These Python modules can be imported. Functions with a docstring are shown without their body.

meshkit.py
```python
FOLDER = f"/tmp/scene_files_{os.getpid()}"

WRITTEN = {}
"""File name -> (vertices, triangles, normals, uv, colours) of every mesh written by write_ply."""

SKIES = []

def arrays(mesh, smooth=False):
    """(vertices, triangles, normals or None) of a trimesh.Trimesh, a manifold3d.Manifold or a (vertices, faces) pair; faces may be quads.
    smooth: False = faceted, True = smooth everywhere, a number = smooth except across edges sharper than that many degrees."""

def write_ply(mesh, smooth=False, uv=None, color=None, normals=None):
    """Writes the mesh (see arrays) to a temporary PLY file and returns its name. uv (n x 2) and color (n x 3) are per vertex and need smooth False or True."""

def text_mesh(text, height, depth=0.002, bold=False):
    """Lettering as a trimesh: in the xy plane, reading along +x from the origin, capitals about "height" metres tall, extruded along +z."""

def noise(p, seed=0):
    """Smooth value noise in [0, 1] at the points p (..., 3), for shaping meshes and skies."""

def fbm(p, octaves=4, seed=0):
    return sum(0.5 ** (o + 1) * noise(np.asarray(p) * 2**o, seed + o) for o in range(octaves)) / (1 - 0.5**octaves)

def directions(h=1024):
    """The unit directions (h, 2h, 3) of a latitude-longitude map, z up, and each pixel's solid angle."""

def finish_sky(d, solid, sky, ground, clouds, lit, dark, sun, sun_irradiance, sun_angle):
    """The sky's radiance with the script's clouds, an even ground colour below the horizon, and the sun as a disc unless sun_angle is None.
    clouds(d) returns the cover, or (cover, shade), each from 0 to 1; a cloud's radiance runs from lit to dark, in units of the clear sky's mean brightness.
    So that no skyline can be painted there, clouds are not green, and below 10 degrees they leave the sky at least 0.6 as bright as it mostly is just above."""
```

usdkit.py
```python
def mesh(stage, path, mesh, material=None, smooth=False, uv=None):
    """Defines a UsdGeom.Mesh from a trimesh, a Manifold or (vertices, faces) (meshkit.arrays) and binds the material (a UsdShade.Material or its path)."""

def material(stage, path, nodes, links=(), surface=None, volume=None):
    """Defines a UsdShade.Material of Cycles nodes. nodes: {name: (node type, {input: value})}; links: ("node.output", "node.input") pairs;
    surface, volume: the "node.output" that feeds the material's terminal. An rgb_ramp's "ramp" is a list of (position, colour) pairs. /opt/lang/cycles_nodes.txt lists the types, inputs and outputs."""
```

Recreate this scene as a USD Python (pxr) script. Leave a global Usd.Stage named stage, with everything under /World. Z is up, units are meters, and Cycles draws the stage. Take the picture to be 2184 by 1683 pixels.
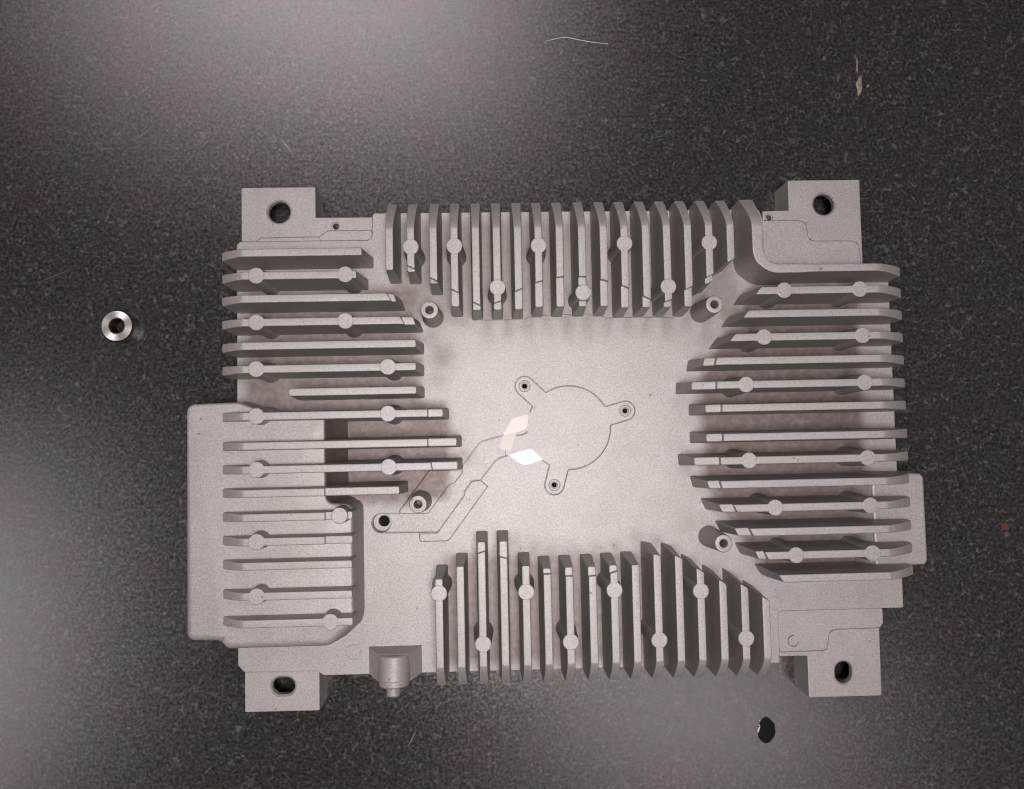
"""Die-cast aluminium heat sink lying on a dark speckled worktop, seen from above.  Builder works in millimetres; mm() scales to metres."""
import math
import numpy as np
import trimesh
import manifold3d as m3
import mapbox_earcut as earcut
from shapely.geometry import Polygon, LineString, Point, MultiPoint, box as sbox
from shapely.ops import unary_union
from shapely import affinity
from pxr import Usd, UsdGeom, UsdLux, UsdShade, Gf, Sdf, Vt
import usdkit
import meshkit

stage = Usd.Stage.CreateInMemory()
UsdGeom.SetStageUpAxis(stage, "Z")
UsdGeom.SetStageMetersPerUnit(stage, 1.0)
UsdGeom.Xform.Define(stage, "/World")
UsdGeom.Scope.Define(stage, "/World/Looks")
rng = np.random.default_rng(7)

# ------------------------------------------------------------------ camera
cam = UsdGeom.Camera.Define(stage, "/World/camera")
cam.CreateHorizontalApertureAttr(36.0)
cam.CreateVerticalApertureAttr(36.0 * 789 / 1024)
cam.CreateFocalLengthAttr(36.0 * 1640 / 2184)
cam.CreateClippingRangeAttr(Gf.Vec2f(0.01, 100))
cam.CreateExposureAttr(0.0)
X, Y, Z = ([0.999398, -0.0204763, 0.0280065], [0.0191398, 0.9987028, 0.0471849], [-0.0289364, -0.0466205, 0.9984935])
cam.AddTransformOp().Set(Gf.Matrix4d(*X, 0, *Y, 0, *Z, 0, 0.0, 0.0, 0.258, 1))

# ------------------------------------------------------------------ light: a dim room and three ceiling panels
dome = UsdLux.DomeLight.Define(stage, "/World/room_light")
dm = usdkit.material(stage, "/World/Looks/room", {"b": ("background_shader", {"color": (1.0, 0.93, 0.92), "strength": 0.006})}, surface="b.background")
UsdShade.MaterialBindingAPI.Apply(dome.GetPrim()).Bind(dm)


def panel(name, pos, size, radiance, color=(1.0, 0.93, 0.925), target=(0, 0, 0)):
    """A rectangular lamp at pos facing the target, size in metres."""
    lamp = UsdLux.RectLight.Define(stage, "/World/" + name)
    lamp.CreateWidthAttr(size[0]); lamp.CreateHeightAttr(size[1])
    lamp.CreateIntensityAttr(radiance); lamp.CreateColorAttr(Gf.Vec3f(*color)); lamp.CreateNormalizeAttr(False)
    back = np.array(pos, float) - np.array(target, float); back /= np.linalg.norm(back)
    right = np.cross([0, 1, 0.0], back); right /= np.linalg.norm(right)
    up = np.cross(back, right)
    lamp.AddTransformOp().Set(Gf.Matrix4d(*map(float, right), 0, *map(float, up), 0, *map(float, back), 0, *map(float, pos), 1))


panel("low_overhead_lamp", (0.02, -0.035, 0.55), (0.14, 0.14), 52.0, (1.0, 0.93, 0.92))  # unseen overhead light, set low so the plate dims towards its edges
panel("ceiling_panel", (-0.40, 1.06, 1.5), (1.15, 0.66), 2.0, (1.0, 0.91, 0.93))
panel("ceiling_panel_003", (-0.34, 1.10, 1.44), (0.62, 0.40), 2.4, (1.0, 0.91, 0.93))
panel("ceiling_panel_001", (-1.22, -0.42, 1.5), (0.32, 0.75), 3.7, (0.97, 0.93, 0.95))
panel("ceiling_panel_002", (0.40, -0.60, 1.5), (0.60, 0.20), 4.2, (1.0, 0.92, 0.95))


# ------------------------------------------------------------------ materials
def mat(name, nodes, links, surface="p.BSDF"):
    return usdkit.material(stage, "/World/Looks/" + name, nodes, links, surface)


def cast_nodes(base, rough, metallic=0.28):
    nodes = {
        "tc": ("texture_coordinate", {}),
        "grain": ("noise_texture", {"scale": 1900.0, "detail": 3.0, "roughness": 0.6}),
        "patch": ("noise_texture", {"scale": 90.0, "detail": 4.0, "roughness": 0.6}),
        "gr": ("rgb_ramp", {"ramp": [(0.30, tuple(c * 0.78 for c in base)), (0.52, base), (0.72, tuple(min(1, c * 1.20) for c in base))]}),
        "pr": ("rgb_ramp", {"ramp": [(0.3, (0.93, 0.92, 0.915)), (0.7, (1.03, 1.03, 1.03))]}),
        "mul0": ("mix", {"mix_type": "multiply", "fac": 1.0}),
        "pit": ("noise_texture", {"scale": 520.0, "detail": 1.0}),
        "pitr": ("rgb_ramp", {"ramp": [(0.76, (1, 1, 1)), (0.82, (0.45, 0.42, 0.40))]}),
        "mul": ("mix", {"mix_type": "multiply", "fac": 1.0}),
        "bump": ("bump", {"strength": 0.35, "distance": 0.00012}),
        "bev": ("bevel", {"samples": 4, "radius": 0.00035}),
        "p": ("principled_bsdf", {"metallic": metallic, "roughness": rough}),
    }
    links = [("tc.object", "grain.vector"), ("tc.object", "patch.vector"), ("grain.fac", "gr.fac"), ("patch.fac", "pr.fac"),
             ("gr.color", "mul0.color1"), ("pr.color", "mul0.color2"), ("tc.object", "pit.vector"), ("pit.fac", "pitr.fac"), ("mul0.color", "mul.color1"), ("pitr.color", "mul.color2"), ("grain.fac", "bump.height"), ("bump.normal", "p.normal"),
             ("bev.bevel", "bump.normal")]
    return nodes, links


CAST = (0.315, 0.300, 0.298)
n_, l_ = cast_nodes(CAST, 0.50)
M_CAST = mat("cast_aluminium", n_, l_ + [("mul.color", "p.base_color")])
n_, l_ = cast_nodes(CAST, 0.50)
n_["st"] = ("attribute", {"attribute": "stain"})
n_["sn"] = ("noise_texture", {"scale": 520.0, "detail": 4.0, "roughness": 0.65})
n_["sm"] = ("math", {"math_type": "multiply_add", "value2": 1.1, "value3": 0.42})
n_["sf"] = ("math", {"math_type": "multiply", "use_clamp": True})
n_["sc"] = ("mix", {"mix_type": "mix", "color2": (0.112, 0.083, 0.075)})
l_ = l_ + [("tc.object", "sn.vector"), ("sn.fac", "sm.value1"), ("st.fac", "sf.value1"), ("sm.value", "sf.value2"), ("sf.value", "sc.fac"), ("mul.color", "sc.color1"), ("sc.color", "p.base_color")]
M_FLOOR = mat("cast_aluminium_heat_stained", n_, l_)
M_BRIGHT = mat("ground_aluminium", {"p": ("principled_bsdf", {"base_color": (0.142, 0.131, 0.126), "metallic": 1.0, "roughness": 0.42})}, [])
M_BRIGHT3 = mat("fresh_ground_aluminium", {"p": ("principled_bsdf", {"base_color": (0.155, 0.148, 0.145), "metallic": 1.0, "roughness": 0.42})}, [])
M_BRIGHT2 = mat("wiped_aluminium", {"p": ("principled_bsdf", {"base_color": (0.150, 0.138, 0.133), "metallic": 1.0, "roughness": 0.45})}, [])
M_STEEL = mat("turned_steel", {"tc": ("texture_coordinate", {}), "t": ("tangent", {"direction_type": "radial", "axis": "z"}),
                               "p": ("principled_bsdf", {"base_color": (0.62, 0.58, 0.57), "metallic": 0.75, "roughness": 0.22})}, [("t.tangent", "p.tangent")])
M_STEEL_SIDE = mat("oiled_steel", {"p": ("principled_bsdf", {"base_color": (0.05, 0.042, 0.04), "metallic": 0.6, "roughness": 0.4})}, [])
M_BORE = mat("tapped_bore", {"p": ("principled_bsdf", {"base_color": (0.055, 0.04, 0.035), "metallic": 1.0, "roughness": 0.45})}, [])
M_INK = mat("black_paint", {"tc": ("texture_coordinate", {}), "n": ("noise_texture", {"scale": 700.0, "detail": 3.0}), "b": ("bump", {"strength": 0.4, "distance": 0.0003}),
                            "p": ("principled_bsdf", {"base_color": (0.008, 0.008, 0.009), "roughness": 0.6, "specular_ior_level": 0.05})},
            [("tc.object", "n.vector"), ("n.fac", "b.height"), ("b.normal", "p.normal")])
M_CHIP = mat("white_paint", {"p": ("principled_bsdf", {"base_color": (0.42, 0.41, 0.415), "roughness": 0.5})}, [])
M_GLUE = mat("dried_glue", {"tc": ("texture_coordinate", {}), "n": ("noise_texture", {"scale": 900.0, "detail": 3.0}), "b": ("bump", {"strength": 0.8, "distance": 0.0004}),
                            "r": ("rgb_ramp", {"ramp": [(0.3, (0.12, 0.085, 0.055)), (0.7, (0.28, 0.22, 0.145))]}),
                            "p": ("principled_bsdf", {"roughness": 0.6})}, [("tc.object", "n.vector"), ("n.fac", "b.height"), ("n.fac", "r.fac"), ("r.color", "p.base_color"), ("b.normal", "p.normal")])
M_RUST = mat("rust", {"p": ("principled_bsdf", {"base_color": (0.062, 0.021, 0.012), "roughness": 0.8})}, [])
M_LINT = mat("lint", {"p": ("principled_bsdf", {"base_color": (0.50, 0.46, 0.42), "roughness": 0.7})}, [])
M_SCRATCH = mat("scratched_laminate", {"p": ("principled_bsdf", {"base_color": (0.11, 0.105, 0.105), "roughness": 0.32, "ior": 2.0})}, [])
M_TABLE = mat("speckled_laminate", {
    "tc": ("texture_coordinate", {}),
    "warp": ("noise_texture", {"scale": 600.0, "detail": 2.0}),
    "wv": ("mix", {"mix_type": "linear_light", "fac": 0.0011}),
    "n1": ("noise_texture", {"scale": 950.0, "detail": 4.0, "roughness": 0.60, "distortion": 0.4}),
    "n2": ("noise_texture", {"scale": 480.0, "detail": 3.0, "roughness": 0.6, "distortion": 1.2}),
    "n3": ("noise_texture", {"scale": 700.0, "detail": 2.0, "roughness": 0.5, "distortion": 0.6}),
    "hue": ("noise_texture", {"scale": 55.0, "detail": 4.0, "roughness": 0.6}),
    "r1": ("rgb_ramp", {"ramp": [(0.32, (0.016, 0.016, 0.0161)), (0.5, (0.027, 0.027, 0.0272)), (0.64, (0.048, 0.0478, 0.048)), (0.76, (0.095, 0.095, 0.095))]}),
    "r2": ("rgb_ramp", {"ramp": [(0.56, (0, 0, 0)), (0.72, (0.062, 0.062, 0.062))]}),
    "r3": ("rgb_ramp", {"ramp": [(0.30, (0.60, 0.60, 0.60)), (0.42, (1, 1, 1))]}),
    "rh": ("rgb_ramp", {"ramp": [(0.35, (0.95, 0.99, 1.0)), (0.5, (1, 0.98, 0.99)), (0.65, (1.07, 0.97, 1.0))]}),
    "add": ("mix", {"mix_type": "add", "fac": 1.0}),
    "mul": ("mix", {"mix_type": "multiply", "fac": 1.0}),
    "mul2": ("mix", {"mix_type": "multiply", "fac": 1.0}),
    "fine": ("noise_texture", {"scale": 1300.0, "detail": 3.0}),
    "bump": ("bump", {"strength": 0.10, "distance": 0.0002}),
    "rr": ("rgb_ramp", {"ramp": [(0.3, (0.25, 0.25, 0.25)), (0.7, (0.33, 0.33, 0.33))]}),
    "dif": ("diffuse_bsdf", {}), "glo": ("glossy_bsdf", {"distribution": "beckmann"}), "rg": ("rgb_ramp", {"ramp": [(0.30, (0.65, 0.65, 0.65)), (0.48, (0.92, 0.92, 0.92)), (0.66, (1.05, 1.05, 1.05)), (0.76, (1.5, 1.5, 1.5))]}), "mg": ("mix", {"mix_type": "multiply", "fac": 1.0}), "fr": ("fresnel", {"IOR": 2.0}), "out": ("mix_closure", {}),
}, [("tc.object", "n1.vector"), ("tc.object", "n2.vector"), ("tc.object", "n3.vector"), ("tc.object", "hue.vector"), ("tc.object", "fine.vector"),
    ("n1.fac", "r1.fac"), ("n2.fac", "r2.fac"), ("n3.fac", "r3.fac"), ("hue.fac", "rh.fac"),
    ("r1.color", "add.color1"), ("r2.color", "add.color2"), ("add.color", "mul.color1"), ("r3.color", "mul.color2"), ("mul.color", "mul2.color1"), ("rh.color", "mul2.color2"),
    ("mul2.color", "dif.color"), ("fine.fac", "bump.height"), ("bump.normal", "glo.normal"), ("n1.fac", "rr.fac"), ("rr.color", "glo.roughness"),
    ("n1.fac", "rg.fac"), ("rg.color", "mg.color1"), ("rh.color", "mg.color2"), ("mg.color", "glo.color"), ("fr.fac", "out.fac"), ("dif.BSDF", "out.closure1"), ("glo.BSDF", "out.closure2")], surface="out.closure")

# ------------------------------------------------------------------ scene helpers
used = {}


def path_for(name, parent):
    root = (parent if isinstance(parent, str) else str(parent.GetPath())) if parent is not None else "/World"
    k = used.get((root, name), -1) + 1
    used[(root, name)] = k
    return f"{root}/{name}" + (f"_{k:03d}" if k else "")


def tag(prim, label=None, category=None, group=None, kind=None):
    for k, v in (("label", label), ("category", category), ("group", group), ("kind", kind)):
        if v:
            prim.SetCustomDataByKey(k, v)
    return prim


def thing(name, label, category, group=None, at=(0, 0, 0)):
    x = UsdGeom.Xform.Define(stage, path_for(name, None))
    x.AddTranslateOp().Set(Gf.Vec3d(*[c / 1000 for c in at]))
    return tag(x.GetPrim(), label, category, group)


def mesh_arrays(mesh):
    if hasattr(mesh, "to_mesh"):
        m = mesh.to_mesh()
        return np.array(m.vert_properties[:, :3], float), np.array(m.tri_verts)
    if isinstance(mesh, tuple):
        return np.asarray(mesh[0], float), np.asarray(mesh[1], int)
    return np.array(mesh.vertices, float), np.array(mesh.faces)


def obj(name, mesh, material, parent=None, smooth=False, label=None):
    v, f = mesh_arrays(mesh)
    prim = usdkit.mesh(stage, path_for(name, parent), (v / 1000.0, f), material, smooth=smooth).GetPrim()
    if label:
        tag(prim, label)
    return prim


def cap(poly2):
    a = np.asarray(poly2, float)
    return earcut.triangulate_float64(a, np.array([len(a)], np.uint32)).reshape(-1, 3)


def ring_loft(rings, close=True):
    """Skin between rings (k x n x 3, counter-clockwise from above, bottom first), capped at both ends."""
    rings = [np.asarray(r, float) for r in rings]
    n = len(rings[0]); v = np.vstack(rings); f = []
    i = np.arange(n); j = (i + 1) % n
    for k in range(len(rings) - 1):
        a, b = k * n, (k + 1) * n
        f.append(np.stack([a + i, a + j, b + j], 1)); f.append(np.stack([a + i, b + j, b + i], 1))
    if close:
        f.append(cap(rings[-1][:, :2]) + (len(rings) - 1) * n)
        f.append(cap(rings[0][:, :2])[:, ::-1])
    return v, np.vstack(f)


def ccw(p):
    p = np.asarray(p, float)
    if len(p) > 1 and np.allclose(p[0], p[-1]):
        p = p[:-1]
    a = np.sum(p[:, 0] * np.roll(p[:, 1], -1) - np.roll(p[:, 0], -1) * p[:, 1])
    return p if a > 0 else p[::-1]


def inset(p, r):
    """The outline p (counter-clockwise) moved inward by r, corner for corner."""
    e = np.roll(p, -1, 0) - p
    e /= np.maximum(np.linalg.norm(e, axis=1, keepdims=True), 1e-9)
    nrm = np.stack([-e[:, 1], e[:, 0]], 1)
    a, b = np.roll(nrm, 1, 0), nrm
    d = a + b
    d /= np.maximum((d * a).sum(1, keepdims=True), 0.35)
    return p + d * (r[:, None] if np.ndim(r) else r)


def rounded(points, r, res=4):
    """A polygon's outline with its corners rounded to radius r (outer and inner)."""
    g = Polygon(points).buffer(0)
    g = g.buffer(-r, quad_segs=res).buffer(2 * r, quad_segs=res).buffer(-r, quad_segs=res) if r else g
    g = max(getattr(g, "geoms", [g]), key=lambda x: x.area)
    g = g.simplify(0.012)
    return ccw(np.array(g.exterior.coords))


def prism(top, z0, z1, r=0.3, draft=0.0, bottom=None, seg=3):
    """A block with rounded upper edges: outline top at z1 - r, widening by draft per mm (or to the outline bottom) down to z0."""
    top = ccw(top)
    low = inset(top, -draft * (z1 - z0)) if bottom is None else np.asarray(bottom, float)
    rings = [np.c_[low, np.full(len(top), z0)]]
    for k in range(seg + 1):
        a = math.pi / 2 * k / seg
        rings.append(np.c_[inset(top, r * (1 - math.cos(a))), np.full(len(top), z1 - r + r * math.sin(a))])
    return ring_loft(rings)


def man(vf):
    v, f = vf
    return m3.Manifold(m3.Mesh(np.asarray(v, np.float32), np.asarray(f, np.uint32)))


def extrude(poly, z0, z1):
    """A shapely polygon (holes allowed) as an upright Manifold."""
    out = m3.Manifold()
    for g in getattr(poly, "geoms", [poly]):
        if g.is_empty or g.area < 1e-4:
            continue
        rings = [ccw(np.array(g.exterior.coords))] + [ccw(np.array(h.coords))[::-1] for h in g.interiors]
        out += m3.CrossSection(rings, m3.FillRule.EvenOdd).extrude(z1 - z0).translate((0, 0, z0))
    return out


def pressed(poly, z0, z1, step=3.0):
    """A raised land: its top laid out in small cells (so that it can carry a stain per vertex) and a wall round its rim, open below."""
    vs, fs, k = [], [], 0
    x0, y0, x1, y1 = poly.bounds
    for a in np.arange(x0, x1, step):
        for b in np.arange(y0, y1, step):
            g = poly.intersection(sbox(a, b, a + step, b + step))
            for q in getattr(g, "geoms", [g]):
                if q.geom_type == "Polygon" and q.area > 1e-4:
                    p = ccw(np.array(q.exterior.coords)); vs.append(np.c_[p, np.full(len(p), z1)]); fs.append(cap(p) + k); k += len(p)
    p = ccw(np.array(poly.exterior.coords)); n = len(p); i = np.arange(n); j = (i + 1) % n
    vs += [np.c_[p, np.full(n, z0)], np.c_[p, np.full(n, z1)]]
    fs += [np.stack([k + i, k + j, k + n + j], 1), np.stack([k + i, k + n + j, k + n + i], 1)]
    m = trimesh.Trimesh(np.vstack(vs), np.vstack(fs), process=False)
    m.merge_vertices(digits_vertex=4)
    return m


def lathe(profile, n=32, at=(0, 0), ring=False):
    """profile: (radius, z) from the axis at the bottom round to the axis at the top; ring: a closed profile that never meets the axis."""
    if ring:
        profile = list(profile) + [profile[0]]
    v = []; f = []
    p = [q for q in profile]
    ang = np.arange(n) * 2 * math.pi / n
    for rr, zz in p:
        v += [(at[0] + rr * math.cos(a), at[1] + rr * math.sin(a), zz) for a in ang]
    i = np.arange(n); j = (i + 1) % n
    for k in range(len(p) - 1):
        a, b = k * n, (k + 1) * n
        f.append(np.stack([a + i, a + j, b + j], 1)); f.append(np.stack([a + i, b + j, b + i], 1))
    if ring:
        v, f = np.array(v), np.vstack(f)
        return v, (f if trimesh.Trimesh(v, f, process=False).volume > 0 else f[:, ::-1])
    c0, c1 = len(v), len(v) + 1
    v += [(at[0], at[1], p[0][1]), (at[0], at[1], p[-1][1])]
    f.append(np.stack([np.full(n, c0), j, i], 1)); last = (len(p) - 1) * n
    f.append(np.stack([np.full(n, c1), last + i, last + j], 1))
    return np.array(v), np.vstack(f)


PLATE, TOP = 12.0, 28.0        # height of the base plate's upper face and of the fins' crests above the worktop
HALF, DRAFT = 1.17, 0.042      # a fin's half thickness at its crest and how much each side widens per mm downwards


def fin_mesh(stations, half=HALF, draft=DRAFT, r=0.30):
    """stations: dicts of the centre point c, unit normal n (across) and t (along), crest height h, foot height b, width factor k,
    skew (the along-shift per mm across) and lean (the along-shift per mm below the crest)."""
    prof = []
    for s in stations:
        h, b, k = s["h"], s["b"], s.get("k", 1.0)
        w = lambda z: (half + draft * (TOP - z)) * k
        side = [(w(b), b), (w(h - r), h - r), (w(h) - 0.09, h - 0.09), (w(h) - r, h)]
        pts = [(a, z) for a, z in side] + [(-a, z) for a, z in side[::-1]]
        ring = []
        for a, z in pts:
            sh = s.get("skew", 0.0) * a + s.get("lean", 0.0) * (h - z)
            q = np.array(s["c"]) + np.array(s["n"]) * a + np.array(s["t"]) * sh
            ring.append((q[0], q[1], z))
        prof.append(ring)
    n = len(prof[0]); v = np.array(prof).reshape(-1, 3); f = []
    i = np.arange(n); j = (i + 1) % n
    for k in range(len(prof) - 1):
        a, b = k * n, (k + 1) * n
        f.append(np.stack([a + i, a + j, b + j], 1)); f.append(np.stack([a + i, b + j, b + i], 1))
    fan = np.array([(0, q + 1, q + 2) for q in range(n - 2)])
    f.append(fan[:, ::-1]); f.append(fan + (len(prof) - 1) * n)
    f = np.vstack(f)
    m = trimesh.Trimesh(v, f, process=False)
    if m.volume < 0:
        f = f[:, ::-1]
    return v, f


def straight_fin(axis, c, tip, inner, out, tip_z, bend, step=None, drop=1.6, skew=0.0, end_skew=0.0, end_lean=0.075, foot=PLATE - 0.6, plain_tip=False, edge=None, edge_z=4.0):
    """axis 'x' or 'y': the direction it runs in; c: its other coordinate; tip/inner: outer and inner ends; out: sign of the outward direction."""
    at = (lambda s: (s, c)) if axis == "x" else (lambda s: (c, s))
    n = (0, 1.0) if axis == "x" else (1.0, 0)
    t = (1.0, 0) if axis == "x" else (0, 1.0)
    st = []

    def add(s, h, b, **k):
        st.append(dict(c=at(s), n=n, t=t, h=h, b=b, **k))
    if plain_tip:
        add(tip, TOP, foot, k=0.70, lean=end_lean * out); add(tip - out * 0.45, TOP, foot, k=0.95, lean=end_lean * out); add(tip - out * 1.0, TOP, foot)
    else:
        L = abs(tip - bend)
        add(tip, tip_z, tip_z - 1.6, k=0.86); add(tip - out * 0.25, tip_z + 0.15, tip_z - 3.0, k=0.97)
        prev = 0
        for u in (0.86, 0.72, 0.58, 0.44, 0.30, 0.18, 0.08, 0.0):
            h = TOP - (TOP - tip_z) * (u ** 1.45)
            s = bend + out * L * u
            over = abs(s) - abs(edge) if edge is not None else -1
            b = edge_z + (tip_z - 3.0 - edge_z) * max(0, min(1, over / max(0.3, abs(tip) - abs(edge)))) if over > 0 else (edge_z if edge is not None else foot)
            add(s, h, b)
    if step is not None:
        add(step + out * 0.06, TOP, foot, skew=skew); add(step - out * 0.10, TOP - drop, foot, skew=skew)
    h = TOP - drop if step is not None else TOP
    add(inner + out * 0.55, h, foot, skew=end_skew, lean=-end_lean * out); add(inner + out * 0.18, h, foot, k=0.95, skew=end_skew, lean=-end_lean * out)
    add(inner, h, foot, k=0.74, skew=end_skew, lean=-end_lean * out)
    return fin_mesh(st)


def boss_mesh(x, y, z0=PLATE - 0.6, top=TOP + 0.06, r=2.42):
    return lathe([(r + 0.045 * (top - z0), z0), (r, top - 0.12), (r - 0.12, top)], 36, (x, y))


# ------------------------------------------------------------------ worktop
table = obj("worktop", trimesh.creation.box((1400, 1200, 30), transform=trimesh.transformations.translation_matrix((0, 0, -15))), M_TABLE)
tag(table, "dark grey speckled laminate worktop under everything", "worktop", kind="structure")


def ribbon(pts, width, z=0.02, thick=0.03):
    g = LineString(pts)
    p = np.array([g.interpolate(t, normalized=True).coords[0] for t in np.linspace(0, 1, 14)])
    d = np.gradient(p, axis=0); d /= np.linalg.norm(d, axis=1, keepdims=True); nn = np.stack([-d[:, 1], d[:, 0]], 1)
    w = width * np.sin(np.linspace(0.12, math.pi - 0.12, 14))[:, None] * (0.8 + 0.4 * rng.random((14, 1)))
    out = np.vstack([p + nn * w / 2, (p - nn * w / 2)[::-1]])
    return prism(ccw(out), z - 0.03, z + thick, r=0.0, seg=1)


for pts, wd in (([(-114.3, 139.6), (-101, 144.1), (-89.1, 147.7)], 0.32), ([(-68.9, 99.9), (-66.6, 97.2), (-65.2, 94.9)], 0.75), ([(0.2, 121.3), (1.3, 119.4), (1.7, 117.2)], 0.3),
                ([(-11.9, 117.3), (-11.3, 119.2), (-11.5, 121.0)], 0.25), ([(-150, 52), (-138, 57)], 0.2), ([(60, -97), (54, -105)], 0.2), ([(-118, 100), (-112, 104.5)], 0.25),
                ([(-152, -58), (-143, -51)], 0.22), ([(-26, -97), (-29, -103)], 0.3), ([(15.5, 120.8), (18.3, 120.05)], 0.4), ([(42.7, 126.5), (41.8, 122.9)], 0.22)):
    obj("scratch_and_lint", ribbon(pts, wd), M_SCRATCH, table)  # scratches, with a short lint fibre drawn the same way

# ------------------------------------------------------------------ the heat sink
sink = thing("heat_sink", "large grey die-cast aluminium heat sink with rows of fins on all four sides", "heat sink")

# base plate: one slab with its outline, holes and the parting lines pressed into it
outline = [(-36.7, 69.75), (-36.2, 70.75), (89.0, 70.45), (90.3, 66.9), (90.3, 48.0), (131.0, 48.0), (131.3, -59.3), (91.2, -59.3), (90.7, -60.0), (90.6, -75.6), (-22.5, -75.4),
           (-53.6, -75.3), (-55.5, -73.9), (-78.0, -73.7), (-80.1, -71.5), (-80.0, 61.0), (-79.0, 62.05), (-38.2, 62.0), (-36.8, 63.2)]
plate_poly = Polygon(rounded(outline, 0.5))
ARM = [(22, 4), (10, -1.5), (3.7, -1.6), (0.3, -2.48), (-2.7, -3.3), (-3.6, -3.9), (-9.3, -11.1), (-9.2, -13.1), (-12.0, -16.55), (-13.2, -16.65), (-13.9, -17.4), (-20.2, -25.6), (-21.5, -25.72),
       (-35.0, -25.55), (-38, -28.4), (-35.0, -31.5), (-17.3, -31.7), (-8.55, -20.3), (-8.74, -19.0), (-6.3, -15.8), (-3.45, -15.5), (1.0, -9.9), (2.8, -8.64), (5.6, -7.9), (14, -7.5), (24, -2)]
C0 = (25.1, 0.55)
LOBES = [(11.25, 14.14), (43.46, 5.58), (20.06, -17.7)]
disc = unary_union([Point(C0).buffer(13.4, 48)] + [LineString([C0, q]).buffer(3.08, 16) for q in LOBES])
disc = disc.buffer(-0.5).buffer(1.0).buffer(-0.5)
arm = unary_union([Polygon(ARM), Point(-35.0, -28.45).buffer(3.02, 24)]).buffer(0)
arm = arm.buffer(-0.3).buffer(0.6).buffer(-0.3)
PATCH1 = [(12.34, 5.06), (8.21, 4.22), (6.92, 3.55), (5.86, 1.91), (3.78, -1.69), (9.14, -0.47), (11.35, 0.38), (11.81, 1.53)]
PATCH1B = [(3.78, -1.69), (2.8, -3.66), (2.89, -5.2), (3.9, -6.24), (5.43, -6.48), (6.59, -5.92), (7.55, -3.25), (7.85, -0.9)]
PATCH2 = [(5.53, -7.81), (11.59, -6.1), (13.39, -6.24), (15.14, -8.02), (16.65, -9.46), (11.23, -11.13), (9.95, -10.97)]
shape = unary_union([disc, arm])
lines = [LineString(g.coords) for g in [shape.exterior]]
cut_lines = unary_union(lines).buffer(0.13).difference(unary_union([Polygon(PATCH1).buffer(0.9), Polygon(PATCH1B).buffer(0.5), Polygon(PATCH2).buffer(0.3)]))
pad2 = [(-3.44, -15.65), (-1.29, -17.66), (-13.34, -33.64), (-14.22, -34.48), (-22.47, -34.49), (-23.0, -33.94), (-22.98, -31.8)]
strip = [(-19.74, -12.24), (-29.27, -24.83), (-29.0, -25.55), (-21.5, -25.7), (-20.2, -25.58), (-13.94, -17.4), (-13.2, -16.65), (-12.0, -16.55), (-9.2, -13.1), (-9.2, -12.2)]
rings_ = [Point(q).buffer(1.78, 20).exterior for q in LOBES] + [Point(89.9, -56.8).buffer(2.05, 20).exterior, Point(-44.35, -68.45).buffer(2.3, 20).exterior]
thin = unary_union([LineString(pad2).buffer(0.10), LineString(strip[:3]).buffer(0.12)] + [q.buffer(0.06) for q in rings_[:3]])
plate = extrude(plate_poly, 4.0, PLATE)
plate -= extrude(arm.difference(Point(C0).buffer(13.4)).intersection(sbox(-60, -60, 4.7, 20)).buffer(-0.05), PLATE - 0.7, PLATE + 1)
plate -= extrude(cut_lines, PLATE - 0.8, PLATE + 1)
plate -= extrude(thin, PLATE - 0.35, PLATE + 1)
plate -= extrude(unary_union([q.buffer(0.05) for q in rings_[3:]]), PLATE - 0.12, PLATE + 1)
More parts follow.
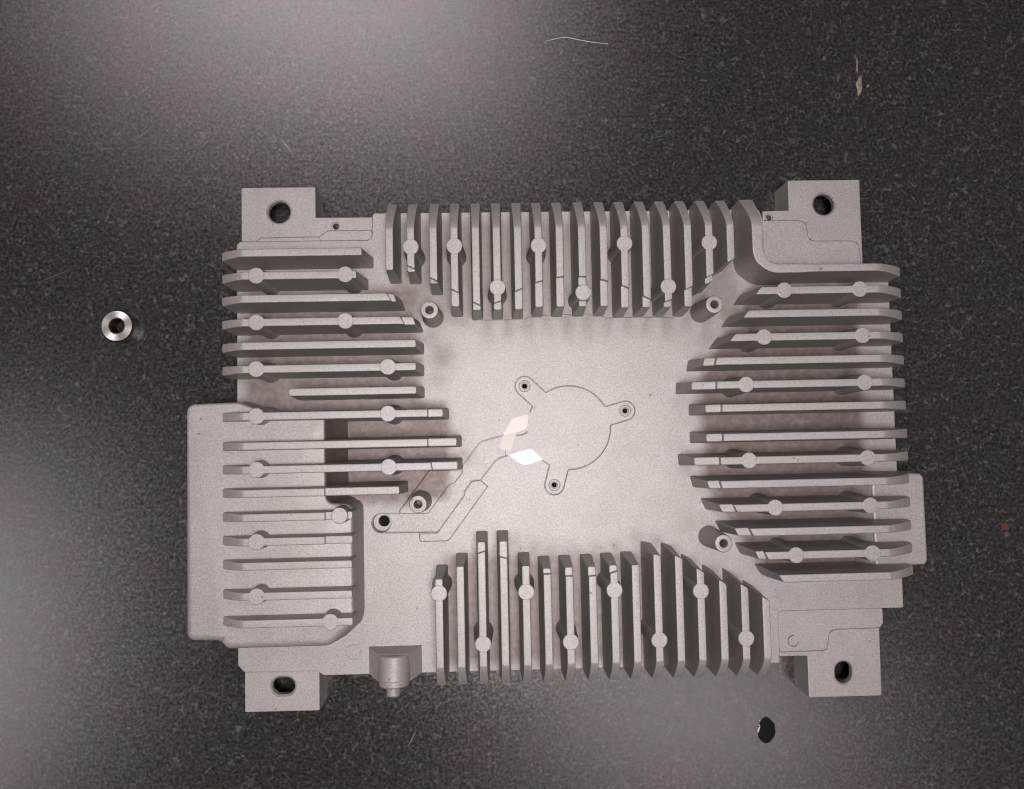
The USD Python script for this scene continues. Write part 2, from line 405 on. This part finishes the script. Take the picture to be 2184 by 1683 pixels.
for q in LOBES:
    plate -= extrude(Point(q).buffer(1.12, 16), PLATE - 0.55, PLATE + 1) + extrude(Point(q).buffer(0.80, 16), 3.9, PLATE + 1)
plate -= extrude(Point(-35.0, -28.45).buffer(2.95, 24), PLATE - 3.2, PLATE + 1)
plate -= extrude(Point(-34.6, -28.15).buffer(1.75, 24), 2, PLATE + 1)
plate = plate.refine_to_length(2.4)


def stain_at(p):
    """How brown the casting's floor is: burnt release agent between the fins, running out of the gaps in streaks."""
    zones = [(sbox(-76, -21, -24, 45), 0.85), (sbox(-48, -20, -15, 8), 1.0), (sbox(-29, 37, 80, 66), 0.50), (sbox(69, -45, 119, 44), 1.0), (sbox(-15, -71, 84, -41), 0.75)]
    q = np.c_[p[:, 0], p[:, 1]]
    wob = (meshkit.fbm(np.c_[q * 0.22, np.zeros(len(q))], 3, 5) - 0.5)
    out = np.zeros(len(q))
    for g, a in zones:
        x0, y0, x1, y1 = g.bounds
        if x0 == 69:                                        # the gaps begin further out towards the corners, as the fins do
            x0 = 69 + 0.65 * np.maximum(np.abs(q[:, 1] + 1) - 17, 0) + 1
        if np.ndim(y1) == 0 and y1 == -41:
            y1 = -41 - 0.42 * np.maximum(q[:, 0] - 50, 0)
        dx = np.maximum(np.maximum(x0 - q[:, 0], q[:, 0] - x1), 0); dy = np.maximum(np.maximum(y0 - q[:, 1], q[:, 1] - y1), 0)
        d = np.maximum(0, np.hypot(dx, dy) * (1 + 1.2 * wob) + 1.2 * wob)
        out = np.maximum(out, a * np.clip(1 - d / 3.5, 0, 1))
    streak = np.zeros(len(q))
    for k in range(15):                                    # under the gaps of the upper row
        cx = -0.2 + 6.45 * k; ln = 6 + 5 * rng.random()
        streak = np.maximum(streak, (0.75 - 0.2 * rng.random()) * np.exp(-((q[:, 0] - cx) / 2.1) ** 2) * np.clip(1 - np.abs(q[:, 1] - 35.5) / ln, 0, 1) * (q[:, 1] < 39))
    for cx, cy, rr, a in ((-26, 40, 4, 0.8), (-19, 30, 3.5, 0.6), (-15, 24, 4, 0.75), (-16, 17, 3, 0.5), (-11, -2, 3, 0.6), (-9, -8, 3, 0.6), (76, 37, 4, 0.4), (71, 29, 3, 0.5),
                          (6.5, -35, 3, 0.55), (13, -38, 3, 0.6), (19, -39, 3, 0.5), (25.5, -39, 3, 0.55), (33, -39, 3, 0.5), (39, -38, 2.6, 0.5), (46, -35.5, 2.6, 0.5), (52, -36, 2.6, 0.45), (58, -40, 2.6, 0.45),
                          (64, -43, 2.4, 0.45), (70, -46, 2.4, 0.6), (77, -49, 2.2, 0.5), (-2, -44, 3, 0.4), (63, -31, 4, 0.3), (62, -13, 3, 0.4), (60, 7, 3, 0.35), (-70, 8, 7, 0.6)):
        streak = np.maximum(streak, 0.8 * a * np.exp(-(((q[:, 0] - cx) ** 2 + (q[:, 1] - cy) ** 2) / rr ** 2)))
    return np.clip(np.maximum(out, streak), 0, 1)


def stained(name, mesh, parent=sink, smooth=False, label=None):
    v, f = mesh_arrays(mesh)
    m = usdkit.mesh(stage, path_for(name, parent), (v / 1000.0, f), M_FLOOR, smooth=False)
    UsdGeom.PrimvarsAPI(m).CreatePrimvar("stain", Sdf.ValueTypeNames.FloatArray, "vertex").Set(Vt.FloatArray.FromNumpy(stain_at(v).astype(np.float32)))
    if label:
        tag(m.GetPrim(), label)
    return m.GetPrim()


stained("base_plate", plate)
obj("added_back_sheet", prism(inset(ccw(np.array(plate_poly.exterior.coords)), 1.2), 2.4, 3.9, r=0.1), M_INK, sink, label="added matt black sheet under the plate that keeps its holes dark")  # sheet added to keep lamp reflections out of the holes
# the slightly raised floor under the upper row of fins
topfloor = [(-5.2, 35.6), (11.1, 35.4), (13.5, 36.2), (16.8, 36.25), (17.7, 36.8), (19.8, 36.8), (20.7, 36.25), (23.3, 36.25), (24.2, 36.9), (26.3, 36.9), (27.3, 36.3), (29.2, 36.3), (30.3, 36.95), (32.7, 36.95),
            (33.6, 36.35), (36.5, 36.35), (37.8, 35.6), (60.0, 35.4), (61.8, 36.3), (64.0, 38.2), (70, 42.3), (79.5, 53.2), (79.5, 70.25), (-5.2, 70.5)]
floor_poly = Polygon(topfloor).buffer(-0.2).buffer(0.2).simplify(0.03)
stained("raised_floor", pressed(floor_poly, PLATE - 0.3, PLATE + 0.75))
stained("raised_strip", man(prism(rounded(strip, 0.25), PLATE - 0.4, PLATE + 0.7, r=0.15)).refine_to_length(1.5))
obj("raised_strip", prism(rounded(pad2[:5] + [(-23, -34), (-22.98, -32.05), (-17.45, -32.0), (-8.75, -20.5)] + [(-8.5, -19.1), (-6.3, -16.1)], 0.2), PLATE - 0.3, PLATE + 0.3, r=0.12), M_CAST, sink, smooth=40)


def facet(poly, z, tilt):
    """A thin ground facet lying on the plate, its face tilted by tilt (dz/dx, dz/dy); its lowest corner stands just proud of the plate."""
    p = rounded(poly, 0.35)
    zz = p @ np.array(tilt); zz = z + zz - zz.min()
    return ring_loft([np.c_[p, np.full(len(p), PLATE - 1.2)], np.c_[p, zz]])


obj("polished_facet", facet(PATCH1, PLATE + 0.05, (0.01, -0.01)), M_BRIGHT, sink, label="pale pink polished facet beside the round pad")
obj("polished_facet", facet(PATCH2, PLATE + 0.05, (-0.01, 0.01)), M_BRIGHT3, sink, label="white polished facet beside the round pad")
obj("polished_facet", facet(PATCH1B, PLATE + 0.04, (0.008, -0.01)), M_BRIGHT2, sink, label="round-ended half polished patch on the arm")

# mounting ears: blocks standing on the worktop, with stepped lands that run in to the plate
GRV = 0.11


def ear(poly, top, hole, chamfer, steps=(), small=None, lines=(), label=None):
    m = man(prism(rounded(poly, 0.35), 0.0, top, r=0.18, seg=2))
    for g, dz in steps:
        m += extrude(Polygon(rounded(g, 0.9)), top - 2, top + dz)
    for ln in lines:
        m -= extrude(LineString(ln).buffer(GRV), top - 0.35, top + 3)
    for k in range(4):
        a = chamfer * (1 - k / 4)
        m -= extrude(hole.buffer(a, 24), top - chamfer * (k + 1) / 4, top + 2) if k else extrude(hole.buffer(a, 24), top - chamfer / 4, top + 2)
    m -= extrude(hole, -1, top + 2)
    m -= extrude(Polygon(rounded(poly, 0.35)).buffer(-2.0), -1, top - 2.4)
    if small:
        m -= extrude(Point(small).buffer(1.28, 20), top - 0.6, top + 3) + extrude(Point(small).buffer(0.95, 20), top - 4, top + 3)
    obj("mounting_ear", m, M_CAST, sink, smooth=25, label=label)


ear([(-78.7, 62.25), (-78.7, 79.8), (-55.0, 79.8), (-55.0, 69.8), (-36.85, 69.7), (-36.95, 63.2), (-38.3, 62.2)], 11.45, Point(-66.7, 71.8).buffer(3.5, 32), 0.5,
    [([(-74.6, 62.2), (-72.3, 63.42), (-54.0, 63.5), (-51.0, 65.45), (-36.95, 65.4), (-37.0, 63.2), (-38.3, 62.2)], 0.22)], (-48.6, 67.0),
    [[(-74.3, 62.1), (-72.3, 63.42), (-54.0, 63.5), (-51.0, 65.45), (-36.9, 65.4)]], label="upper left mounting ear with a round hole and a thin stepped land")
ear([(90.5, 70.1), (99.2, 70.2), (99.2, 80.2), (123.1, 80.2), (123.1, 50.0), (90.5, 50.0)], 11.5, Point(111.05, 72.15).buffer(3.45, 32), 0.5,
    [([(84.5, 66.9), (102.8, 66.85), (104.8, 65.1), (105.15, 61.4), (106.8, 59.9), (119.9, 59.85), (122.1, 57.9), (122.3, 50.0), (84.5, 50.0)], 0.25)], (92.65, 67.95),
    [[(90.3, 66.95), (102.0, 66.9), (103.6, 66.4), (104.8, 65.1), (105.15, 61.6), (105.8, 60.4), (106.9, 59.9), (119.6, 59.87), (121.4, 59.2), (122.2, 57.6), (122.3, 50)]], label="upper right mounting ear with a round hole")
ear([(90.75, -59.4), (90.75, -73.8), (99.8, -73.85), (99.8, -86.95), (123.35, -87.05), (123.5, -66.0), (124.7, -64.3), (124.75, -59.4)], 11.45, LineString([(111.4, -78.75), (111.4, -80.15)]).buffer(2.72, 24), 0.45,
    [([(90.75, -59.4), (90.8, -72.35), (105.2, -72.3), (106.4, -71.0), (107.0, -67.3), (108.9, -65.75), (123.45, -65.6), (124.65, -64.2), (124.7, -59.4)], 0.22)], None,
    [[(90.7, -72.4), (104.8, -72.3), (106.0, -71.9), (106.5, -70.8), (106.9, -67.6), (107.6, -66.2), (109.0, -65.75), (123.5, -65.6)], list(Point(95.4, -69).buffer(1.7, 16).exterior.coords)[4:50]], label="lower right mounting ear with an upright slot")
ear([(-78.4, -73.5), (-78.4, -86.3), (-55.15, -86.45), (-55.15, -73.5)], 11.0, LineString([(-67.3, -78.65), (-65.55, -78.65)]).buffer(2.65, 24), 0.55, label="lower left mounting ear with a level slot")

# raised housing at the left, and the smaller one at the right edge
hb_top = [(-92.0, 9.9), (-76.2, 10.2), (-71.3, 8.3), (-66, 7.3), (-50.2, 6.5), (-50.1, -20.6), (-42.2, -21.4), (-42.2, -55.5), (-42.9, -58.2), (-48.6, -63.2), (-50.5, -63.9), (-80.2, -63.9), (-81.3, -63.0), (-82.2, -61.4), (-92.4, -61.2)]
ht = rounded(hb_top, 2.4)
lowp = inset(ht, -0.55)
right = (ht[:, 0] > -52) & (ht[:, 1] > -20.9)
lowp[right, 0] = np.maximum(lowp[right, 0], ht[right, 0] + 4.9)
inner = (ht[:, 0] > -49)
lowp[inner & ~right, 0] = ht[inner & ~right, 0] + 1.6
rings = [np.c_[lowp, np.full(len(ht), 6.0)], np.c_[lowp, np.full(len(ht), PLATE)]]
for k in range(7):
    a = math.pi / 2 * k / 6
    rr = np.where(ht[:, 1] < -56, 2.3, 0.9)
    rings.append(np.c_[inset(ht, rr * (1 - math.cos(a))), 22.5 - rr + rr * math.sin(a)])
hv, hf = ring_loft(rings)
dark_wall = np.tile(right, len(rings)) & (hv[:, 2] < 22.6)  # recess wall made darker, strongest near the top and fading at its edge
hs = trimesh.Trimesh(hv, hf, process=False)
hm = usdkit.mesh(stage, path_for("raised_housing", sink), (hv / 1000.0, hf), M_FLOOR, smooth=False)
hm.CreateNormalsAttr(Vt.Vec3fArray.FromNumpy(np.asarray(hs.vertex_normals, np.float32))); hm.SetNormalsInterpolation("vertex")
UsdGeom.PrimvarsAPI(hm).CreatePrimvar("stain", Sdf.ValueTypeNames.FloatArray, "vertex").Set(Vt.FloatArray.FromNumpy((dark_wall * np.interp(hv[:, 2], [12, 15, 21.4, 21.9, 22.3, 22.5], [0.55, 0.85, 1.0, 0.75, 0.45, 0.12])).astype(np.float32)))  # the floor's stain attribute carries a plain darker tone here
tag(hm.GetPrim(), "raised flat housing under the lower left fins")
obj("housing_skirt", prism(rounded([(-92.6, 10.2), (-80.4, 10.4), (-80.4, -61.2), (-92.6, -61.2)], 1.2), 2.5, 12.0, r=0.2), M_CAST, sink, smooth=40)
pr = rounded([(120.2, -15.6), (136.2, -16.3), (137.1, -17.6), (137.2, -43.6), (136.4, -45.0), (120.2, -45.3)], 0.9)
plow = inset(pr, -0.4); plow[pr[:, 0] < 125, 0] -= 3.5
rings = [np.c_[plow, np.full(len(pr), 4.0)], np.c_[plow, np.full(len(pr), PLATE)]]
for k in range(6):
    a = math.pi / 2 * k / 5
    rings.append(np.c_[inset(pr, 0.8 * (1 - math.cos(a))), np.full(len(pr), 17.0 - 0.8 + 0.8 * math.sin(a))])
obj("side_housing", ring_loft(rings), M_CAST, sink, smooth=50, label="small raised housing sticking out at the right edge")

# standoffs
for x, y, top in ((-17.7, 36.75, 27.2), (68.75, 36.95, 28.0), (69.15, -35.1, 28.0), (-22.25, -21.68, 24.5)):
    st = lathe([(3.42, PLATE - 0.6), (2.68, top - 0.35), (2.55, top - 0.12), (2.40, top - 0.05), (1.95, top - 0.05), (1.88, top), (1.38, top), (1.02, top - 0.5), (0.92, top - 7), (0.0001, top - 7.5)], 40, (x, y))
    so = obj("standoff", st, M_CAST, sink, smooth=35)
    obj("threaded_bore", lathe([(1.0, top - 6.9), (1.0, top - 6.8)], 24, (x, y)), M_BORE, so)

# outlet at the lower edge: a swelling with a rounded crown and a short peg
nub = m3.Manifold.hull_points(np.array([(x, y, z) for x in (-39.6, -22.7) for y, z in ((-66.8, PLATE - 0.3), (-75.3, PLATE - 0.3), (-75.3, 8.0), (-66.8, 8.0))]
                                       + [(x, y, z) for x in (-35.2, -26.8) for y, z in ((-67.6, 18.6), (-76.6, 17.6), (-77.0, 12.0))] + [(-39.5, -75.8, 7.0), (-22.7, -75.8, 7.0)]))
nb = obj("outlet", nub, M_CAST, sink, label="rounded outlet swelling at the lower edge")


def lying(profile, x, y, z, n=48):
    """A turned shape whose axis lies along -y from the point (x, y, z)."""
    v, f = lathe(profile, n)
    return np.c_[v[:, 0] + x, y - v[:, 2], z + v[:, 1]], f


obj("crown", lying([(0.01, 0.0), (4.4, 0.0), (4.75, 0.35), (4.85, 7.4), (4.72, 7.55), (4.72, 9.1), (4.3, 9.6), (0.01, 9.6)], -31.0, -67.7, 16.9), M_CAST, nb, smooth=35)
obj("peg", lying([(0.01, 0.0), (2.2, 0.0), (2.15, 3.6), (1.85, 4.0), (0.01, 4.0)], -31.5, -77.1, 15.2), M_CAST, nb, smooth=35)


# fins
def put(mesh, bosses=(), b0=PLATE - 0.6):
    fin = obj("fin", mesh, M_CAST, sink, smooth=24)
    for b in bosses:
        obj("ejector_boss", boss_mesh(*b, z0=b0), M_CAST, fin, smooth=30)
    return fin


LEFT = [  # y, inner end, step, bosses
    (54.7, -37.7, None, ()), (47.75, -39.4, None, (-69.15, -42.65)), (40.8, -28.1, -29.75, ()), (33.7, -22.4, -25.85, (-69.15, -42.75)), (26.65, -21.9, None, ()), (19.7, -21.95, None, (-69.25, -30.25)),
    (12.65, -21.95, None, ()), (5.7, -14.2, -18.65, (-69.3, -30.4)), (-3.1, -10.25, -18.8, ()), (-10.15, -10.1, -17.75, (-69.3, -30.4)), (-17.1, -27.5, -49.4, ()), (-24.2, -41.5, -49.4, (-45.1,)),
    (-31.3, -41.5, -49.45, (-69.4,)), (-38.4, -41.6, None, ()), (-47.2, -41.65, None, (-69.45,)), (-55.15, -41.55, None, (-48.1,))]
for i, (y, inn, stp, bs) in enumerate(LEFT):
    on = i >= 7
    kw = dict(step=stp, drop=1.6 if not (11 <= i or i == 10) else 0.9, skew=-0.55 if i in (2, 3) else (-0.2 if i == 9 else 0.0), end_skew=-0.35 if i in (2, 3) else 0)
    if i == 6:
        put(straight_fin("x", y, -59.7, inn, -1, TOP, 0, plain_tip=True))
    else:
        put(straight_fin("x", y, -80.9, inn, -1, 23.0, -73.0, edge=None if on else -79.9, foot=PLATE - 0.6, **kw) if not on else
            straight_fin("x", y, -80.9, inn, -1, 22.9, -73.0, foot=21.6 if i > 10 else PLATE - 0.6, **kw), [(b, y + 0.05) for b in bs])
RIGHT = [
    (40.95, 82.4, None, (90.3, 113.6), 1), (33.85, 78.3, None, (), 1), (26.75, 74.0, None, (83.55, 113.85), 1), (19.65, 65.3, 68.65, (), 0.3), (12.4, 61.4, 68.7, (77.55, 113.9), 0.1), (5.4, 65.4, 70.05, (), 0.0),
    (-3.45, 65.4, 70.15, (), 0), (-10.5, 61.5, 69.05, (77.65, 113.95), -0.1), (-17.6, 65.5, 69.0, (), -0.35), (-24.8, 69.05, 73.1, (85.1, 114.1), -0.6), (-32.0, 73.6, 77.7, (), -0.65), (-39.1, 79.65, 82.0, (90.9, 114.2), -0.6),
    (-46.0, 86.2, None, (), -0.8)]
for i, (y, inn, stp, bs, sk) in enumerate(RIGHT):
    put(straight_fin("x", y, 130.9, inn, 1, 19.5, 118.8, step=stp, skew=sk * 0.8, end_skew=sk * 0.8, end_lean=0.10, edge=None if 9 <= i <= 11 else 130.6), [(b, y) for b in bs])
UPPER = [
    (-29.4, 48.95, None, (), 0), (-23.0, 48.6, 49.8, (55.85,), -0.5), (-16.2, 44.95, 45.95, (), -0.5), (-9.87, 37.85, 42.4, (55.95,), -0.5), (-3.4, 36.65, 38.4, (), -0.5), (2.93, 36.65, 38.8, (43.15,), 0.3), (9.33, 36.7, 42.4, (), 0.4),
    (15.57, 37.3, 44.85, (55.75,), 0.25), (22.0, 37.3, 46.15, (), 0.1), (28.8, 37.3, 46.2, (41.2,), -0.05), (35.4, 37.3, 44.95, (), -0.25), (41.75, 36.7, 42.9, (56.0,), -0.4), (48.28, 36.7, 39.45, (), -0.45), (54.75, 36.65, 38.4, (42.65,), 0.4),
    (61.2, 36.7, 42.25, (), 0.45), (67.7, 43.9, 45.85, (56.0,), 0.55), (74.3, 50.4, None, (), 0.6)]
for i, (x, inn, stp, bs, sk) in enumerate(UPPER):
    put(straight_fin("y", x, 71.65, inn, 1, 18.5, 61.0, step=stp, skew=sk, end_skew=sk * 0.8 if i in (15, 16) else 0, edge=70.5), [(x + 0.05, b) for b in bs])
LOWER = [
    (-16.1, -43.5, None, (-47.65,), 0), (-9.75, -39.95, None, (), 0.35), (-3.35, -33.1, -36.0, (-62.75,), 0.3), (3.17, -33.05, -37.7, (), -0.25), (9.7, -40.25, None, (-47.9,), 0), (16.05, -41.4, -42.9, (), 0), (22.6, -41.25, -43.65, (-62.9,), 0),
    (29.5, -41.15, -43.75, (), 0.1), (35.95, -40.9, -42.8, (-48.05,), 0.3), (42.4, -40.8, None, (), 0), (48.95, -38.0, None, (-63.1,), -0.2), (55.4, -38.8, None, (), -0.4), (61.8, -42.9, None, (-49.0,), -0.6), (68.45, -46.5, None, (), -0.65),
    (74.95, -47.9, None, (-63.3,), -0.65), (81.3, -51.8, None, (), -0.65)]
for i, (x, inn, stp, bs, sk) in enumerate(LOWER):
    put(straight_fin("y", x, -76.2, inn, -1, 22.0, -69.0, step=stp, drop=1.3, skew=sk, end_skew=sk if i >= 10 else 0, end_lean=0.10, edge=-75.3, edge_z=5.0), [(x, b) for b in bs])

# the corner fin that turns from the upper row into the right-hand row
pathc = [(82.6, 71.8), (82.6, 71.5)] + [(82.6, y) for y in (70.2, 68.7, 67.2, 65.7, 64.3, 63.0, 61.8, 60.9, 58, 54.5)] + [(88.9 - 6.3 * math.cos(a), 54.0 - 6.3 * math.sin(a)) for a in np.linspace(0.05, math.pi / 2 - 0.05, 9)] + \
    [(x, 47.7) for x in (90, 95, 100, 110, 118.8, 120, 121.2, 122.6, 124.2, 125.8, 127.4, 129.0, 130.6, 130.9)]
pathc = np.array(pathc)
dirs = np.gradient(pathc, axis=0); dirs /= np.linalg.norm(dirs, axis=1, keepdims=True)
stn = []
for (x, y), (dx, dy) in zip(pathc, dirs):
    u = max(0, (y - 61) / 10.7) if x < 84 and y > 61 else (max(0, (x - 118.8) / 12.1) if x > 118 else 0)
    dr = 9.5 if x < 84 else 8.5
    h = TOP - dr * min(1, u) ** 1.45
    tipk = 0.9 if u > 0.99 else 1.0
    wide = 1.42 if y > 50 and x < 86 else (1.0 if x > 95 else 1.2)
    over = (y - 70.2) / 1.6 if x < 84 else (x - 130.4) / 0.5
    stn.append(dict(c=(x, y), n=(-dy, dx), t=(dx, dy), h=h, b=4.0 if over <= 0 else 4.0 + (h - 5.6) * min(1, over), k=tipk * wide))
corner = obj("fin", fin_mesh(stn), M_CAST, sink, smooth=24, label="thick corner fin turning from the upper row into the right row")

# ------------------------------------------------------------------ small things on the worktop
bush = thing("threaded_bush", "small round steel bush with a bright turned rim and dark bore", "bush", at=(-121.4, 36.75, 0))
obj("body", lathe([(2.45, 0.0), (5.35, 0.0), (5.45, 0.4), (5.45, 3.9), (5.0, 4.5), (4.96, 4.6), (2.45, 4.6), (2.40, 4.4)], 64, ring=True), M_STEEL_SIDE, bush, smooth=35)
ridges = [(4.80 - 0.165 * k, 4.70 + (0.036 if k % 2 else 0.0)) for k in range(13)]   # the turning marks on its face
obj("turned_rim", lathe([(2.80, 4.5), (4.96, 4.55), (4.90, 4.68)] + ridges + [(2.66, 4.69), (2.50, 4.55)], 96, ring=True), M_STEEL, bush, smooth=8)
th = [(2.42, 4.5)]
for k in range(7):
    th += [(2.08, 4.2 - k * 0.6), (2.36, 3.9 - k * 0.6)]
obj("bore", lathe(th + [(2.1, 0.02), (2.44, 0.02), (2.46, 4.5)], 48, ring=True), M_BORE, bush, smooth=False)


def blob(poly, h, seed=1, amp=0.12):
    p = ccw(np.array(Polygon(poly).buffer(0.25).buffer(-0.25).exterior.coords))
    g = Polygon(p).exterior
    q = np.array([g.interpolate(t, normalized=True).coords[0] for t in np.linspace(0, 1, 60, endpoint=False)])
    c = q.mean(0)
    w = 1 + amp * (meshkit.noise(np.c_[q * 1.3, np.zeros(60)], seed) - 0.5)[:, None]
    q = c + (q - c) * w
    rings = [np.c_[c + (q - c) * k, np.full(60, z * h)] for k, z in ((1.0, 0.0), (0.985, 0.45), (0.93, 0.8), (0.75, 0.95), (0.4, 1.0))]
    return ring_loft(rings)


ell = [(89.75 + 2.95 * math.cos(a) * (1 - 0.10 * math.sin(a)), -101.1 + 4.15 * math.sin(a)) for a in np.linspace(0, 2 * math.pi, 40, endpoint=False)]
spot = thing("paint_spot", "black oval paint spot with a white chip on its left edge, at lower right", "paint spot")
obj("black_paint", blob(ell, 0.35, 3, 0.16), M_INK, spot, smooth=30)
for pts in ([(87.05, -98.9), (87.55, -99.5), (87.6, -99.75), (87.1, -99.7)], [(87.15, -99.85), (87.65, -99.9), (87.3, -100.9), (86.95, -101.75), (86.4, -101.8), (86.55, -101.1)], [(87.2, -97.7), (87.5, -97.65), (87.75, -97.95), (87.5, -98.1)]):
    obj("white_chip", prism(rounded(pts, 0.06), 0.05, 0.42, r=0.05, seg=1), M_CHIP, spot)
glue = thing("glue_smear", "thin tan smear of dried glue on the worktop above the upper right ear", "smear")
obj("blob", blob([(130.2, 120.6), (130.9, 120.2), (131.2, 118.9), (131.0, 117.6), (131.2, 116.4), (130.8, 115.0), (130.5, 114.0), (129.6, 113.2), (129.4, 114.4), (129.3, 115.6), (129.0, 117.6), (129.8, 119.1)], 0.25, 5, 0.3), M_GLUE, glue, smooth=30)
obj("trail", ribbon([(129.75, 127.0), (129.65, 124.0), (129.6, 121.0)], 0.6, 0.05, 0.12), M_GLUE, glue)
obj("fleck", blob([(133.8, 117.6), (133.5, 116.6), (132.9, 116.1), (132.7, 116.6), (133.2, 117.3)], 0.1, 6, 0.3), M_GLUE, glue, smooth=30)


def fibre(name, pts, r, label):
    g = LineString(pts)
    c = np.array([g.interpolate(t, normalized=True).coords[0] for t in np.linspace(0, 1, 30)])
    for _ in range(3):
        c[1:-1] = (c[:-2] + 2 * c[1:-1] + c[2:]) / 4
    d = np.gradient(c, axis=0); d /= np.linalg.norm(d, axis=1, keepdims=True)
    v = []
    for k in range(30):
        rk = r * (0.6 + 0.5 * math.sin(k / 29 * math.pi))
        for a in np.linspace(0, 2 * math.pi, 8, endpoint=False):
            v.append((c[k, 0] - d[k, 1] * rk * math.cos(a), c[k, 1] + d[k, 0] * rk * math.cos(a), 0.2 + rk * math.sin(a)))
    f = []
    for k in range(29):
        for a in range(8):
            b = (a + 1) % 8
            f += [(k * 8 + a, k * 8 + b, k * 8 + 8 + b), (k * 8 + a, k * 8 + 8 + b, k * 8 + 8 + a)]
    tag(obj(name, (np.array(v), np.array(f)[:, ::-1]), M_LINT, None, smooth=True), label, "fibre")


fibre("lint_fibre", [(21.3, 133.3), (24.5, 134.0), (28.1, 134.8), (36.1, 133.1), (43.2, 132.2)], 0.13, "long pale bent lint fibre near the top of the worktop")
tag(obj("rust_spot", blob([(174.2 + 1.5 * math.cos(a), -36.2 + 1.1 * math.sin(a)) for a in np.linspace(0, 2 * math.pi, 20, endpoint=False)], 0.06, 9, 0.5), M_RUST, None, smooth=30), "faint orange rust spot at the right edge of the worktop", "rust spot")
